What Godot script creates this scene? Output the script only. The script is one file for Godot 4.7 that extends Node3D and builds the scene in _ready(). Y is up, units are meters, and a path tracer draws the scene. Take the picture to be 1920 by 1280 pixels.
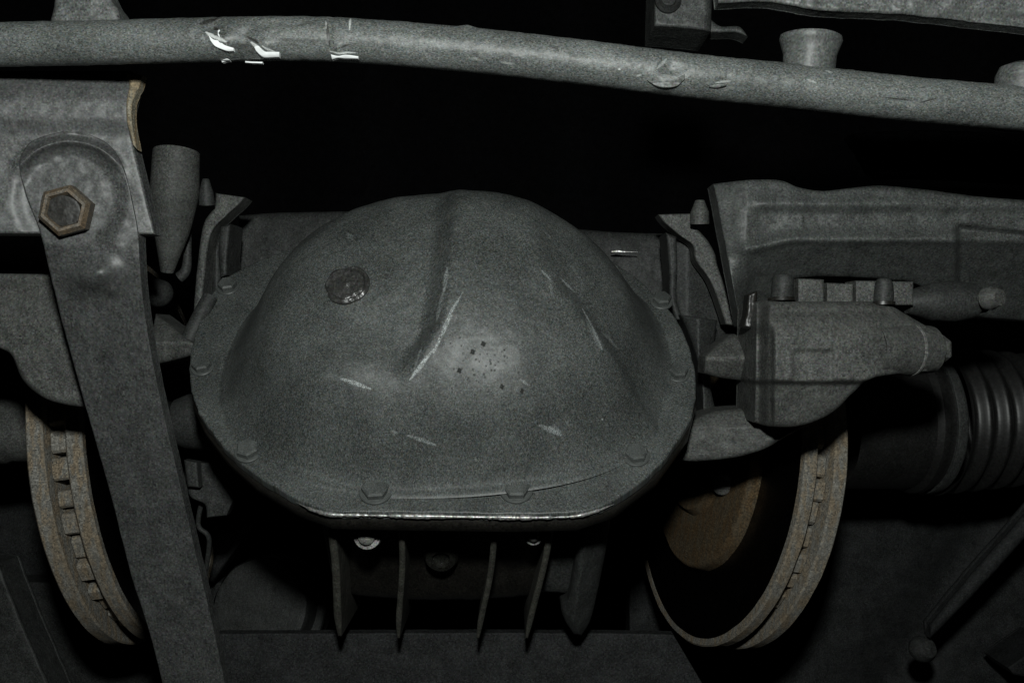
extends Node3D
# Underside of a vehicle lit by one camera flash. Camera at the origin looking along -Z, metres.
const F := 1860.0
var noise := FastNoiseLite.new()
var M := {}
var tex_grain: ImageTexture
var tex_rust: ImageTexture
var tex_norm: ImageTexture
var tex_blotch: ImageTexture

func P(x: float, y: float, d: float) -> Vector3:
	return Vector3((x - 960.0) * d / F, (640.0 - y) * d / F, -d)

# ------------------------------------------------------------------ mesh builder
class MB:
	var v := PackedVector3Array()
	var n := PackedVector3Array()
	var uv := PackedVector2Array()
	var idx := PackedInt32Array()
	func grid(p: Array, flip := false, wrap := false, uvs: Array = []) -> void:
		var h := p.size()
		var w: int = p[0].size()
		var base := v.size()
		for i in h:
			var row: PackedVector3Array = p[i]
			var up: PackedVector3Array = p[maxi(i - 1, 0)]
			var dn: PackedVector3Array = p[mini(i + 1, h - 1)]
			for j in w:
				var jl := j - 1
				var jr := j + 1
				if wrap:
					if jl < 0: jl = w - 2
					if jr > w - 1: jr = 1
				else:
					jl = maxi(jl, 0)
					jr = mini(jr, w - 1)
				var ds := row[jr] - row[jl]
				if ds.length_squared() < 1e-14:
					ds = (up[jr] - up[jl]) + (dn[jr] - dn[jl])
				var dt := dn[j] - up[j]
				if dt.length_squared() < 1e-16:
					dt = dn[jl] - up[jl] + dn[jr] - up[jr]
				var nn := dt.cross(ds).normalized()
				if nn == Vector3.ZERO: nn = Vector3(0, 0, 1)
				v.append(row[j])
				n.append(-nn if flip else nn)
				if uvs.is_empty(): uv.append(Vector2(float(j) / (w - 1), float(i) / maxi(h - 1, 1)))
				else: uv.append(uvs[i][j])
		for i in h - 1:
			for j in w - 1:
				var a := base + i * w + j
				var b := a + 1
				var c := a + w + 1
				var d := a + w
				if flip: idx.append_array(PackedInt32Array([a, c, b, a, d, c]))
				else: idx.append_array(PackedInt32Array([a, b, c, a, c, d]))
	func quad(a: Vector3, b: Vector3, c: Vector3, d: Vector3, outward: Vector3) -> void:
		var nn := (c - a).cross(b - a)
		if nn.length_squared() < 1e-20: nn = (d - a).cross(c - a)
		nn = nn.normalized()
		if nn.dot(outward) < 0.0:
			var t := b
			b = d
			d = t
			nn = -nn
		var k := v.size()
		for q in [a, b, c, d]:
			v.append(q); n.append(nn); uv.append(Vector2(q.x * 10.0, q.y * 10.0))
		idx.append_array(PackedInt32Array([k, k + 1, k + 2, k, k + 2, k + 3]))
	func mesh() -> ArrayMesh:
		var a := []
		a.resize(Mesh.ARRAY_MAX)
		a[Mesh.ARRAY_VERTEX] = v
		a[Mesh.ARRAY_NORMAL] = n
		a[Mesh.ARRAY_TEX_UV] = uv
		a[Mesh.ARRAY_INDEX] = idx
		var m := ArrayMesh.new()
		m.add_surface_from_arrays(Mesh.PRIMITIVE_TRIANGLES, a)
		return m

func put(called: String, mesh: Mesh, mat: Material, parent: Node = null) -> MeshInstance3D:
	var o := MeshInstance3D.new()
	o.name = called
	o.mesh = mesh
	o.material_override = mat
	(self if parent == null else parent).add_child(o, true)
	return o

func tag(o: Node, label: String, category: String, group := "") -> void:
	o.set_meta("label", label)
	o.set_meta("category", category)
	if group != "": o.set_meta("group", group)

func thing(called: String, label: String, category: String, group := "") -> Node3D:
	var o := Node3D.new()
	o.name = called
	add_child(o, true)
	tag(o, label, category, group)
	return o

func curve_at(c: Array, t: float, smooth: bool) -> Vector2:
	var k := t * (c.size() - 1)
	var i := mini(int(k), c.size() - 2)
	var f := k - i
	var a: Vector2 = c[i]
	var b: Vector2 = c[i + 1]
	if not smooth: return a.lerp(b, f)
	var p0: Vector2 = c[maxi(i - 1, 0)]
	var p3: Vector2 = c[mini(i + 2, c.size() - 1)]
	return a.cubic_interpolate(b, p0, p3, f)

# a solid sheet: its outline runs between two curves measured off the photograph, its front follows depth(x, y)
func sheet(a: Array, b: Array, depth: Callable, thick: float, bevel := 0.0015, res := 8.0, smooth := true, lump := 0.0, backdir := Vector3(0, 0, -1)) -> ArrayMesh:
	var la := 0.0
	for i in a.size() - 1: la = la + maxf((a[i + 1] - a[i]).length(), (b[i + 1] - b[i]).length())
	var lw := 0.0
	for i in a.size(): lw = maxf(lw, (b[i] - a[i]).length())
	var mid: Vector2 = (a[a.size() / 2] + b[b.size() / 2]) * 0.5
	var mpp: float = depth.call(mid.x, mid.y) / F
	var ss := _samples(lw, bevel / mpp, res)
	var ts := _samples(la, bevel / mpp, res)
	var rows := []
	var backs := []
	for ti in ts.size():
		var t: float = ts[ti]
		var A := curve_at(a, t, smooth)
		var B := curve_at(b, t, smooth)
		var wpx := (B - A).length()
		var row := PackedVector3Array()
		var brow := PackedVector3Array()
		for si in ss.size():
			var s: float = ss[si]
			var q := A.lerp(B, s)
			var d: float = depth.call(q.x, q.y)
			var e := minf(minf(s, 1.0 - s) * wpx, minf(t, 1.0 - t) * la) * mpp
			if bevel > 0.0 and e < bevel:
				var u := 1.0 - e / bevel
				d += bevel * (1.0 - sqrt(maxf(0.0, 1.0 - u * u)))
			var p := P(q.x, q.y, d)
			if lump > 0.0:
				p += Vector3(0, 0, 1) * lump * (noise.get_noise_3dv(p * 900.0) + 0.5 * noise.get_noise_3dv(p * 2600.0))
			row.append(p)
			brow.append(p + backdir * thick)
		rows.append(row)
		backs.append(brow)
	# orientation: front normal must face the camera (+z)
	var h := rows.size()
	var w: int = rows[0].size()
	var c0: Vector3 = rows[h / 2][w / 2]
	var nn: Vector3 = (rows[h / 2 + 1][w / 2] - c0).cross(rows[h / 2][w / 2 + 1] - c0)
	var fl: bool = nn.dot(-c0) < 0.0
	var m := MB.new()
	m.grid(rows, fl)
	m.grid(backs, not fl)
	var lf := PackedVector3Array()
	for j in w: lf.append(rows[0][j])
	for i in range(1, h): lf.append(rows[i][w - 1])
	for j in range(w - 2, -1, -1): lf.append(rows[h - 1][j])
	for i in range(h - 2, -1, -1): lf.append(rows[i][0])
	var lb := PackedVector3Array()
	for p in lf: lb.append(p + backdir * thick)
	m.grid([lf, lb], not fl, true)
	return m.mesh()

func _samples(length: float, bev: float, res: float) -> PackedFloat32Array:
	var out := PackedFloat32Array()
	var e := minf(bev / maxf(length, 1.0), 0.3)
	var ks := [0.0, 0.1, 0.3, 0.6]
	if bev > 0.0:
		for k in ks: out.append(k * e)
	else: e = 0.0
	var cnt := maxi(int(length / res), 3)
	for i in cnt + 1: out.append(lerpf(e, 1.0 - e, float(i) / cnt))
	if bev > 0.0:
		for i in 4: out.append(1.0 - ks[3 - i] * e)
	return out

func flat(d: float) -> Callable:
	return func(_x, _y): return d

# surface of revolution; prof = [[along, radius], ...]
func lathe(prof: Array, o: Vector3, axis: Vector3, seg := 40, wob := 0.0) -> ArrayMesh:
	var m := MB.new()
	add_lathe(m, prof, o, axis, seg, wob)
	return m.mesh()

func add_lathe(m: MB, prof: Array, o: Vector3, axis: Vector3, seg := 40, wob := 0.0) -> void:
	var ax := axis.normalized()
	var ref := Vector3.UP if absf(ax.y) < 0.9 else Vector3.RIGHT
	var e1 := ax.cross(ref).normalized()
	var e2 := ax.cross(e1).normalized()
	var run := []
	for i in prof.size():
		var ring := PackedVector3Array()
		for j in seg + 1:
			var an := TAU * j / seg
			var r: float = prof[i][1]
			var q: Vector3 = o + ax * prof[i][0] + (e1 * cos(an) + e2 * sin(an)) * r
			if wob > 0.0: q += (q - o - ax * prof[i][0]).normalized() * wob * noise.get_noise_3dv(q * 700.0)
			ring.append(q)
		run.append(ring)
		if i > 0 and i < prof.size() - 1:
			var d0 := Vector2(prof[i][0] - prof[i - 1][0], prof[i][1] - prof[i - 1][1])
			var d1 := Vector2(prof[i + 1][0] - prof[i][0], prof[i + 1][1] - prof[i][1])
			if absf(d0.angle_to(d1)) > 0.7:
				m.grid(run, false, true)
				run = [ring]
	m.grid(run, false, true)

func arc_prof(c_along: float, c_r: float, rad: float, a0: float, a1: float, k := 5) -> Array:
	var out := []
	for i in k + 1:
		var a := lerpf(a0, a1, float(i) / k)
		out.append([c_along + rad * sin(a), c_r + rad * cos(a)])
	return out

# six-sided bolt head with chamfer, on an optional washer
func hex_mesh(o: Vector3, axis: Vector3, r: float, h: float, spin := 0.0, dish := 0.0, washer := 0.0) -> ArrayMesh:
	var ax := axis.normalized()
	var ref := Vector3.UP if absf(ax.y) < 0.9 else Vector3.RIGHT
	var e1 := ax.cross(ref).normalized()
	var e2 := ax.cross(e1).normalized()
	var m := MB.new()
	if washer > 0.0:
		add_lathe(m, [[0, washer], [r * 0.12, washer], [r * 0.18, washer * 0.95], [r * 0.2, r * 0.5]], o, ax, 28)
	var lv := [[0.0, r], [h * 0.8, r], [h, r * 0.84]]
	if dish > 0.0: lv.append_array([[h, r * 0.72], [h - dish, r * 0.6], [h - dish, 0.0]])
	else: lv.append([h, 0.0])
	for i in lv.size() - 1:
		for k in 6:
			var a0 := spin + TAU * k / 6.0
			var a1 := spin + TAU * (k + 1) / 6.0
			var u0 := e1 * cos(a0) + e2 * sin(a0)
			var u1 := e1 * cos(a1) + e2 * sin(a1)
			var pa: Vector3 = o + ax * lv[i][0] + u0 * lv[i][1]
			var pb: Vector3 = o + ax * lv[i][0] + u1 * lv[i][1]
			var pc: Vector3 = o + ax * lv[i + 1][0] + u1 * lv[i + 1][1]
			var pd: Vector3 = o + ax * lv[i + 1][0] + u0 * lv[i + 1][1]
			var outw := u0 + u1 + ax * (0.2 if lv[i + 1][0] > lv[i][0] else 3.0)
			if lv[i + 1][1] < lv[i][1] and lv[i + 1][0] < lv[i][0]: outw = ax - u0 * 0.5
			m.quad(pa, pb, pc, pd, outw)
	return m.mesh()

func box_mesh(sz: Vector3, bv: float) -> ArrayMesh:
	var m := MB.new()
	var h := sz * 0.5
	var q := h - Vector3.ONE * bv
	for ax in 3:
		var b := (ax + 1) % 3
		var c := (ax + 2) % 3
		for s in [-1.0, 1.0]:
			var pts := []
			for k in [[-1.0, -1.0], [1.0, -1.0], [1.0, 1.0], [-1.0, 1.0]]:
				var p := Vector3.ZERO
				p[ax] = s * h[ax]; p[b] = k[0] * q[b]; p[c] = k[1] * q[c]
				pts.append(p)
			var o := Vector3.ZERO
			o[ax] = s
			m.quad(pts[0], pts[1], pts[2], pts[3], o)
			for s2 in [-1.0, 1.0]:
				var e := []
				for k in [-1.0, 1.0]:
					var p := Vector3.ZERO
					p[ax] = s * h[ax]; p[b] = s2 * q[b]; p[c] = k * q[c]
					e.append(p)
				for k in [1.0, -1.0]:
					var p := Vector3.ZERO
					p[ax] = s * q[ax]; p[b] = s2 * h[b]; p[c] = k * q[c]
					e.append(p)
				var o2 := o
				o2[b] = s2
				m.quad(e[0], e[1], e[2], e[3], o2)
	return m.mesh()

# swept tube; pts in space, rad(t, angle) in metres
func sweep(pts: Array, rad: Callable, rings: int, seg: int, cap := true) -> ArrayMesh:
	var m := MB.new()
	var c := Curve3D.new()
	c.bake_interval = 0.002
	for i in pts.size():
		var p: Vector3 = pts[i]
		var tn: Vector3 = (pts[mini(i + 1, pts.size() - 1)] - pts[maxi(i - 1, 0)]) / 6.0
		c.add_point(p, -tn, tn)
	var L := c.get_baked_length()
	var rows := []
	var uvs := []
	for i in rings + 1:
		var t := float(i) / rings
		var p := c.sample_baked(L * t, true)
		var p2 := c.sample_baked(minf(L * t + 0.002, L), true)
		var p1 := c.sample_baked(maxf(L * t - 0.002, 0), true)
		var tg := (p2 - p1).normalized()
		var e2 := Vector3(0, 0, 1)
		var e1 := e2.cross(tg).normalized()   # up-ish for a tube running to +x
		e2 = tg.cross(e1).normalized()
		var row := PackedVector3Array()
		var ur := PackedVector2Array()
		for j in seg + 1:
			var an := TAU * j / seg - PI       # 0 = toward the viewer, +90 = up
			var r: float = rad.call(t, an)
			row.append(p + (e2 * cos(an) + e1 * sin(an)) * r)
			ur.append(Vector2(t, float(j) / seg))
		rows.append(row)
		uvs.append(ur)
	m.grid(rows, true, true, uvs)
	if cap:
		for e in [0, rings]:
			var cen := Vector3.ZERO
			for q in rows[e]: cen += q
			cen /= rows[e].size()
			var cr := PackedVector3Array()
			for q in rows[e]: cr.append(cen)
			m.grid([rows[e], cr], e == 0, true)
	return m.mesh()

func bar(p: Array, r: Array, seg := 16, rings := 24) -> ArrayMesh:
	return sweep(p, func(t, _a):
		var k: float = t * (r.size() - 1)
		var i := mini(int(k), r.size() - 2)
		return lerpf(r[i], r[i + 1], k - i), rings, seg)

# ------------------------------------------------------------------ textures and materials
func make_textures() -> void:
	var rng := RandomNumberGenerator.new()
	rng.seed = 11
	var S := 512
	var coarse := PackedFloat32Array()
	coarse.resize(S * S / 4)
	for i in coarse.size(): coarse[i] = rng.randfn(0.0, 1.0)
	var bn := FastNoiseLite.new()
	bn.seed = 5
	bn.frequency = 0.02
	bn.fractal_octaves = 4
	var bimg := bn.get_seamless_image(S, S)
	var bts := bimg.get_data()
	var g := PackedByteArray()
	g.resize(S * S * 3)
	var ru := PackedByteArray()
	ru.resize(S * S * 3)
	for y in S:
		for x in S:
			var c := coarse[(y >> 1) * (S / 2) + (x >> 1)]
			var l := 178.0 + 27.0 * c + 19.0 * rng.randfn() + (bts[y * S + x] - 128) * 0.22
			var k := (y * S + x) * 3
			for ch in 3:
				g[k + ch] = clampi(int(l + 9.0 * rng.randfn()), 20, 255)
			var w := clampf((bts[(y * S + (x * 3) % S)] - 105) / 60.0 + 0.25 * c, 0.0, 1.0)
			var lr := 185.0 + 30.0 * c + 16.0 * rng.randfn()
			ru[k] = clampi(int(lr * lerpf(1.0, 1.03, w)), 10, 255)
			ru[k + 1] = clampi(int(lr * lerpf(0.995, 0.94, w)), 10, 255)
			ru[k + 2] = clampi(int(lr * lerpf(0.97, 0.82, w)), 10, 255)
	tex_grain = ImageTexture.create_from_image(Image.create_from_data(S, S, false, Image.FORMAT_RGB8, g))
	tex_rust = ImageTexture.create_from_image(Image.create_from_data(S, S, false, Image.FORMAT_RGB8, ru))
	var nn := FastNoiseLite.new()
	nn.seed = 9
	nn.frequency = 0.06
	nn.fractal_octaves = 4
	var ni := nn.get_seamless_image(S, S)
	ni.convert(Image.FORMAT_RGBA8)
	ni.bump_map_to_normal_map(3.0)
	tex_norm = ImageTexture.create_from_image(ni)
	var b2 := FastNoiseLite.new()
	b2.seed = 21
	b2.frequency = 0.012
	b2.fractal_octaves = 5
	var bl := b2.get_seamless_image(S, S)
	var bb := bl.get_data()
	var o := PackedByteArray()
	o.resize(S * S)
	for i in S * S: o[i] = clampi(int(150.0 + (bb[i] - 128) * 1.1), 90, 255)
	tex_blotch = ImageTexture.create_from_image(Image.create_from_data(S, S, false, Image.FORMAT_L8, o))

func srgb(r: float, g: float, b: float) -> Color:
	return Color(r, g, b).linear_to_srgb()

func mat(r: float, g: float, b: float, rough: float, metal := 0.0, spec := 0.5, bump := 0.35, scale := 7.0, tex: Texture2D = null) -> StandardMaterial3D:
	var m := StandardMaterial3D.new()
	m.albedo_color = srgb(r, g, b)
	m.albedo_texture = tex_grain if tex == null else tex
	m.roughness = rough
	m.metallic = metal
	m.metallic_specular = spec
	m.uv1_triplanar = true
	m.uv1_world_triplanar = true
	m.uv1_scale = Vector3.ONE * scale
	if bump > 0.0:
		m.normal_enabled = true
		m.normal_texture = tex_norm
		m.normal_scale = bump * 0.4
	return m

func make_materials() -> void:
	M.tube = mat(0.20, 0.212, 0.203, 0.5, 0.0, 0.5, 0.35)
	M.paint = mat(0.155, 0.165, 0.158, 0.52, 0.0, 0.5, 0.4)
	M.arm = mat(0.12, 0.124, 0.121, 0.46, 0.0, 0.5, 0.35)
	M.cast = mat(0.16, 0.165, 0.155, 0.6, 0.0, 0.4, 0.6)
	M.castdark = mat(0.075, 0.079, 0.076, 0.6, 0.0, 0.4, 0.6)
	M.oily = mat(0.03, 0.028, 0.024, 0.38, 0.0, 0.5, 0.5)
	M.crust = mat(0.085, 0.085, 0.08, 0.35, 0.0, 0.6, 2.5)
	M.bracket = mat(0.165, 0.17, 0.167, 0.48, 0.0, 0.5, 0.35)
	M.oilgloss = mat(0.03, 0.03, 0.026, 0.2, 0.0, 0.7, 1.0)
	M.fin = mat(0.15, 0.148, 0.125, 0.45, 0.0, 0.5, 0.5)
	M.rotor = mat(0.385, 0.378, 0.36, 0.8, 0.0, 0.3, 0.8, 7.0, tex_rust)
	M.rust = mat(0.17, 0.135, 0.092, 0.8, 0.0, 0.3, 0.8, 7.0, tex_rust)
	M.machined = mat(0.16, 0.15, 0.14, 0.32, 1.0, 0.5, 0.1)
	M.rubber = mat(0.028, 0.028, 0.027, 0.45, 0.0, 0.5, 0.3)
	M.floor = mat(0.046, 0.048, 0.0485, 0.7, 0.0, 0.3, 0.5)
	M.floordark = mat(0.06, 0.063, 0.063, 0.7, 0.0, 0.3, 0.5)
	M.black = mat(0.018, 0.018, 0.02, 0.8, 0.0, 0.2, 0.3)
	M.bare = mat(0.75, 0.75, 0.72, 0.4, 0.6, 0.5, 0.5)
	M.boltrust = mat(0.19, 0.165, 0.135, 0.55, 0.0, 0.5, 0.8, 9.0, tex_rust)
	M.worn = mat(0.40, 0.37, 0.30, 0.6, 0.0, 0.4, 0.8, 9.0, tex_rust)
	M.white = mat(0.88, 0.9, 0.9, 0.45, 0.0, 0.5, 0.6)
	M.white.albedo_texture = null
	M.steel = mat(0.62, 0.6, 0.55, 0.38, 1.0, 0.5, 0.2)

# painted wear on a UV-mapped surface: scratches, chips and specks
func wear_image(w: int, h: int, seed_: int, mean := 0.72, blk := 3, grit := 46.0) -> Image:
	var rng := RandomNumberGenerator.new()
	rng.seed = seed_
	var bn := FastNoiseLite.new()
	bn.seed = seed_
	bn.frequency = 0.006
	bn.fractal_octaves = 4
	var bd := bn.get_image(w, h).get_data()
	var by := PackedByteArray()
	by.resize(w * h * 3)
	var tab := PackedInt32Array()
	for i in 4096: tab.append(int(clampf(rng.randfn(0, 1), -2.5, 2.5) * grit * mean))
	var hw := w / blk + 1
	var cs := PackedInt32Array()
	for i in hw * (h / blk + 1): cs.append(rng.randi() & 4095)
	for y in h:
		var yo := (y / blk) * hw
		for x in w:
			var ci := cs[yo + x / blk]
			var l := int(mean * 255.0) + tab[ci] + (tab[(x * 7 + y * 131 + (x * y) % 911) & 4095] >> 1) + ((bd[y * w + x] - 128) >> 3)
			var k := (y * w + x) * 3
			by[k] = clampi(l - 1 + (tab[(ci * 3 + 7) & 4095] >> 2), 12, 250)
			by[k + 1] = clampi(l + 1, 12, 250)
			by[k + 2] = clampi(l + (tab[(ci * 5 + 11) & 4095] >> 2), 12, 250)
	return Image.create_from_data(w, h, false, Image.FORMAT_RGB8, by)

func scratch(img: Image, a: Vector2, b: Vector2, wid: float, col: Color, alpha: float, ragged := 0.5) -> void:
	var w := img.get_width()
	var h := img.get_height()
	var x0 := maxi(int(minf(a.x, b.x) - wid - 2), 0)
	var x1 := mini(int(maxf(a.x, b.x) + wid + 2), w - 1)
	var y0 := maxi(int(minf(a.y, b.y) - wid - 2), 0)
	var y1 := mini(int(maxf(a.y, b.y) + wid + 2), h - 1)
	var ab := b - a
	var l2 := maxf(ab.length_squared(), 0.001)
	for y in range(y0, y1 + 1):
		for x in range(x0, x1 + 1):
			var p := Vector2(x, y)
			var t := clampf((p - a).dot(ab) / l2, 0.0, 1.0)
			var dd := (p - a - ab * t).length() / (wid * (0.35 + 0.65 * sin(PI * clampf(t, 0.06, 0.94))))
			if dd > 1.0: continue
			var nz := noise.get_noise_2d(x * 9.0, y * 9.0) + 0.6 * noise.get_noise_2d(x * 30.0, y * 30.0)
			var k := clampf((1.0 - dd) * 2.0, 0.0, 1.0) * clampf(1.0 - ragged + nz * 2.2 * ragged + 0.25, 0.0, 1.0) * alpha
			if k > 0.01: img.set_pixel(x, y, img.get_pixel(x, y).lerp(col, k))

# ------------------------------------------------------------------ differential cover
const TH := 0.80
var CC := Vector3.ZERO
var CV := Vector3(0, cos(TH), -sin(TH))
var CN := Vector3(0, sin(TH), cos(TH))
const DA := 0.0822
const DB := 0.0668
const DU := 0.0027
const DVc := 0.0034
const DE := 2.4
var crease_l := []
var crease_b := []
var crease_r := []
var creased := false
var crown := Vector2.ZERO
var belly_l := Vector2.ZERO

func ss(a: float, b: float, x: float) -> float:
	var t := clampf((x - a) / (b - a), 0.0, 1.0)
	return t * t * (3.0 - 2.0 * t)

func dome(u: float, v: float) -> float:
	var x := absf((u - DU) / DA)
	var y := absf((v - DVc) / (DB if v > DVc else DB * 0.92))
	var r := pow(pow(x, DE) + pow(y, DE), 1.0 / DE)
	if r >= 1.14: return 0.0
	var lean := 1.0 + 0.27 * (v - DVc) / DB
	if r < 0.90: return 0.059 * lean * pow(1.0 - pow(r, 2.64), 0.578)
	# straight wall, then a concave fillet into the flange
	var f0 := 0.059 * lean * pow(1.0 - pow(0.90, 2.64), 0.578)
	var l := f0 - 0.1376 * lean * (r - 0.90)
	return maxf(0.0, 0.5 * (l + sqrt(l * l + 0.00003)) - 0.0004) * ss(1.14, 1.09, r)

func at_v(c: Array, v: float) -> float:
	# crease position u at height v; c runs from the top down
	if v >= c[0].y: return c[0].x
	for i in c.size() - 1:
		if v >= c[i + 1].y: return lerpf(c[i].x, c[i + 1].x, (c[i].y - v) / maxf(c[i].y - c[i + 1].y, 1e-6))
	var k := c.size() - 1
	return c[k].x + (v - c[k].y) * (c[k - 1].x - c[k].x) / maxf(c[k - 1].y - c[k].y, 1e-6)

func dome_full(u: float, v: float) -> float:
	var h := dome(u, v)
	if h <= 0.0 or not creased: return h
	var e := at_v(crease_l, v) - u
	var b0: Vector2 = crease_b[0]
	var b1: Vector2 = crease_b[1]
	var bot := v - lerpf(b0.y, b1.y, (b0.x - u) / (b0.x - b1.x))
	var left := ss(-0.0015, 0.010, e) * ss(-0.008, 0.018, bot) * ss(0.080, 0.016, e) * ss(0.062, 0.02, v)
	var q := u - at_v(crease_r, v)
	var b2: Vector2 = crease_r[crease_r.size() - 1]
	var right := ss(-0.004, 0.010, q) * ss(-0.022, 0.006, v - b2.y) * ss(0.050, 0.010, q) * ss(0.062, 0.02, v)
	h -= 0.0088 * left + 0.0036 * right
	h += 0.0042 * exp(-pow((v - crown.y) / 0.022, 2.0) - pow((u - crown.x) / 0.030, 2.0))
	h += 0.0032 * exp(-pow((v - belly_l.y) / 0.018, 2.0) - pow((u - belly_l.x) / 0.020, 2.0)) * ss(0.0, 0.015, h)
	return maxf(h, 0.0)

# arc length from the crown outward, so that the paint's grain keeps its size on the steep walls
var arc := PackedFloat32Array()
func arc_len(r: float) -> float:
	if arc.is_empty():
		var acc := 0.0
		var h0 := dome(DU, DVc)
		arc.append(0.0)
		for i in range(1, 241):
			var h1 := dome(DU, DVc - DB * 0.92 * i * 0.005)
			acc += sqrt(pow(0.072 * 0.005, 2.0) + pow(h1 - h0, 2.0))
			h0 = h1
			arc.append(acc)
	var k := r / 0.005
	if k >= 240.0: return arc[240] + (k - 240.0) * 0.072 * 0.005
	return lerpf(arc[int(k)], arc[int(k) + 1], k - int(k))

func tex_uv(u: float, v: float) -> Vector2:
	var x := absf((u - DU) / DA)
	var y := absf((v - DVc) / (DB if v > DVc else DB * 0.92))
	var r := maxf(pow(pow(x, DE) + pow(y, DE), 1.0 / DE), 0.001)
	var k := arc_len(r) / (r * 0.072)
	return Vector2(0.5 + (u - DU) * k / 0.34, 0.5 - (v - DVc) * k / 0.272)

func cover_point(u: float, v: float, w: float) -> Vector3:
	return CC + Vector3(u, 0, 0) + CV * v + CN * w

func plane_uv(x: float, y: float) -> Vector2:
	var r := P(x, y, 1.0)
	var t := CC.dot(CN) / r.dot(CN)
	var q := r * t - CC
	return Vector2(q.x, q.dot(CV))

# where the sight line of a measured spot meets the cover
func cover_uv(x: float, y: float) -> Vector2:
	var r := P(x, y, 1.0)
	var t := 0.27
	while t < 0.50:
		var q := r * t - CC
		var u := q.x
		var v := q.dot(CV)
		if q.dot(CN) <= dome_full(u, v) and absf(u) < 0.14: return Vector2(u, v)
		t += 0.0004
	return plane_uv(x, y)

func build_differential() -> void:
	CC = P(828, 690, 0.405)
	var cl := []
	for q in [[852, 425], [842, 500], [832, 590], [774, 708]]: cl.append(cover_uv(q[0], q[1]))
	var cb := [cover_uv(774, 708), cover_uv(610, 672)]
	var cr := []
	for q in [[1000, 430], [1030, 510], [1090, 585], [1150, 668]]: cr.append(cover_uv(q[0], q[1]))
	crease_l = cl
	crease_b = cb
	crease_r = cr
	crown = cover_uv(965, 785)
	belly_l = cover_uv(600, 775)
	creased = true
	var diff := thing("differential", "dark rounded differential with domed cover and cooling fins in the middle", "differential")
	# cover: flange plate and dome
	var outl := [[355, 690], [361, 640], [384, 575], [415, 528], [470, 495], [560, 462], [700, 447], [830, 444], [960, 449], [1100, 470], [1180, 510], [1232, 556], [1274, 605], [1299, 672], [1305, 735], [1290, 795], [1228, 880], [1150, 938], [1080, 960], [960, 963], [830, 961], [700, 959], [620, 957], [555, 934], [480, 890], [428, 845], [383, 790], [360, 740]]
	var img := wear_image(1600, 1280, 3, 0.40, 2, 44.0)
	var to_px := func(u: Vector2) -> Vector2: return tex_uv(u.x, u.y) * Vector2(1600.0, 1280.0)
	var white := Color(0.97, 0.99, 1.0)
	var stk := [
		[838, 500, 832, 545, 7, 0.7], [832, 540, 818, 600, 7, 0.5], [868, 545, 830, 612, 3, 0.75], [858, 560, 838, 596, 4, 0.7], [846, 590, 812, 660, 5, 0.9], [812, 655, 768, 710, 5, 1.0], [800, 670, 772, 706, 7, 0.6], [790, 650, 776, 690, 4, 0.4],
		[1016, 506, 1030, 520, 5, 0.8], [1030, 515, 1034, 550, 6, 0.35], [1052, 520, 1076, 545, 6, 0.6], [1092, 578, 1128, 652, 6, 0.8], [1100, 600, 1124, 650, 9, 0.4], [1128, 620, 1158, 652, 6, 0.35],
		[638, 708, 694, 726, 6, 0.9], [600, 700, 650, 712, 8, 0.2], [764, 814, 816, 832, 5, 0.7], [735, 808, 744, 812, 4, 0.7], [1012, 796, 1052, 814, 7, 0.65], [1030, 800, 1050, 808, 9, 0.5], [1060, 790, 1066, 796, 3, 0.5], [888, 860, 894, 862, 3, 0.5],
		[1128, 784, 1130, 787, 3, 0.9], [652, 436, 660, 448, 7, 0.35], [976, 710, 990, 720, 4, 0.5], [1010, 425, 1030, 440, 7, 0.2], [1040, 455, 1060, 480, 6, 0.16], [570, 880, 640, 905, 5, 0.12], [540, 500, 620, 450, 8, 0.06]]
	for s in stk:
		scratch(img, to_px.call(cover_uv(s[0], s[1])), to_px.call(cover_uv(s[2], s[3])), s[4] * 0.85, white, s[5] * 1.15, 0.8)
	var rng := RandomNumberGenerator.new()
	rng.seed = 77
	var rimg := Image.create(1600, 1280, false, Image.FORMAT_RGB8)
	rimg.fill(Color(0.49, 0.49, 0.49))
	for k in 160:    # rubbed and dusty patches
		var q := Vector2(rng.randf() * 1600.0, rng.randf() * 1280.0)
		var g := rng.randf_range(0.42, 0.62)
		scratch(rimg, q, q + Vector2(rng.randf_range(-60, 60), rng.randf_range(-40, 40)), rng.randf_range(10, 40), Color(g, g, g), 0.7, 0.2)
	for k in 90:     # corrosion pits on the swelling
		var c := cover_uv(rng.randfn(915, 50), rng.randfn(665, 55))
		var q: Vector2 = to_px.call(c)
		scratch(img, q, q + Vector2(rng.randf_range(-2, 2), rng.randf_range(-2, 2)), rng.randf_range(2.0, 4.0), Color(0.22, 0.22, 0.215), rng.randf_range(0.3, 0.9), 0.3)
		scratch(rimg, q, q + Vector2(1, 1), rng.randf_range(1.5, 4.5), Color(1, 1, 1), rng.randf_range(0.2, 0.8), 0.4)
	for k in 5:
		var q: Vector2 = to_px.call(cover_uv([940, 978, 905, 885, 860][k], [722, 728, 640, 655, 690][k]))
		scratch(img, q, q + Vector2(2, 5), 6.0, Color(0.14, 0.14, 0.13), 0.8, 0.4)
		scratch(rimg, q, q + Vector2(2, 5), 6.5, Color(1, 1, 1), 1.0, 0.2)
	for k in 90:
		var q: Vector2 = to_px.call(cover_uv(rng.randf_range(500, 1240), rng.randf_range(420, 930)))
		scratch(img, q, q + Vector2(rng.randf_range(-3, 3), rng.randf_range(-2, 2)), rng.randf_range(1.0, 2.2), white, rng.randf_range(0.05, 0.25), 0.4)
	var cm := StandardMaterial3D.new()
	cm.albedo_texture = ImageTexture.create_from_image(img)
	cm.albedo_color = srgb(0.52, 0.535, 0.525)
	cm.roughness = 1.0
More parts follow.
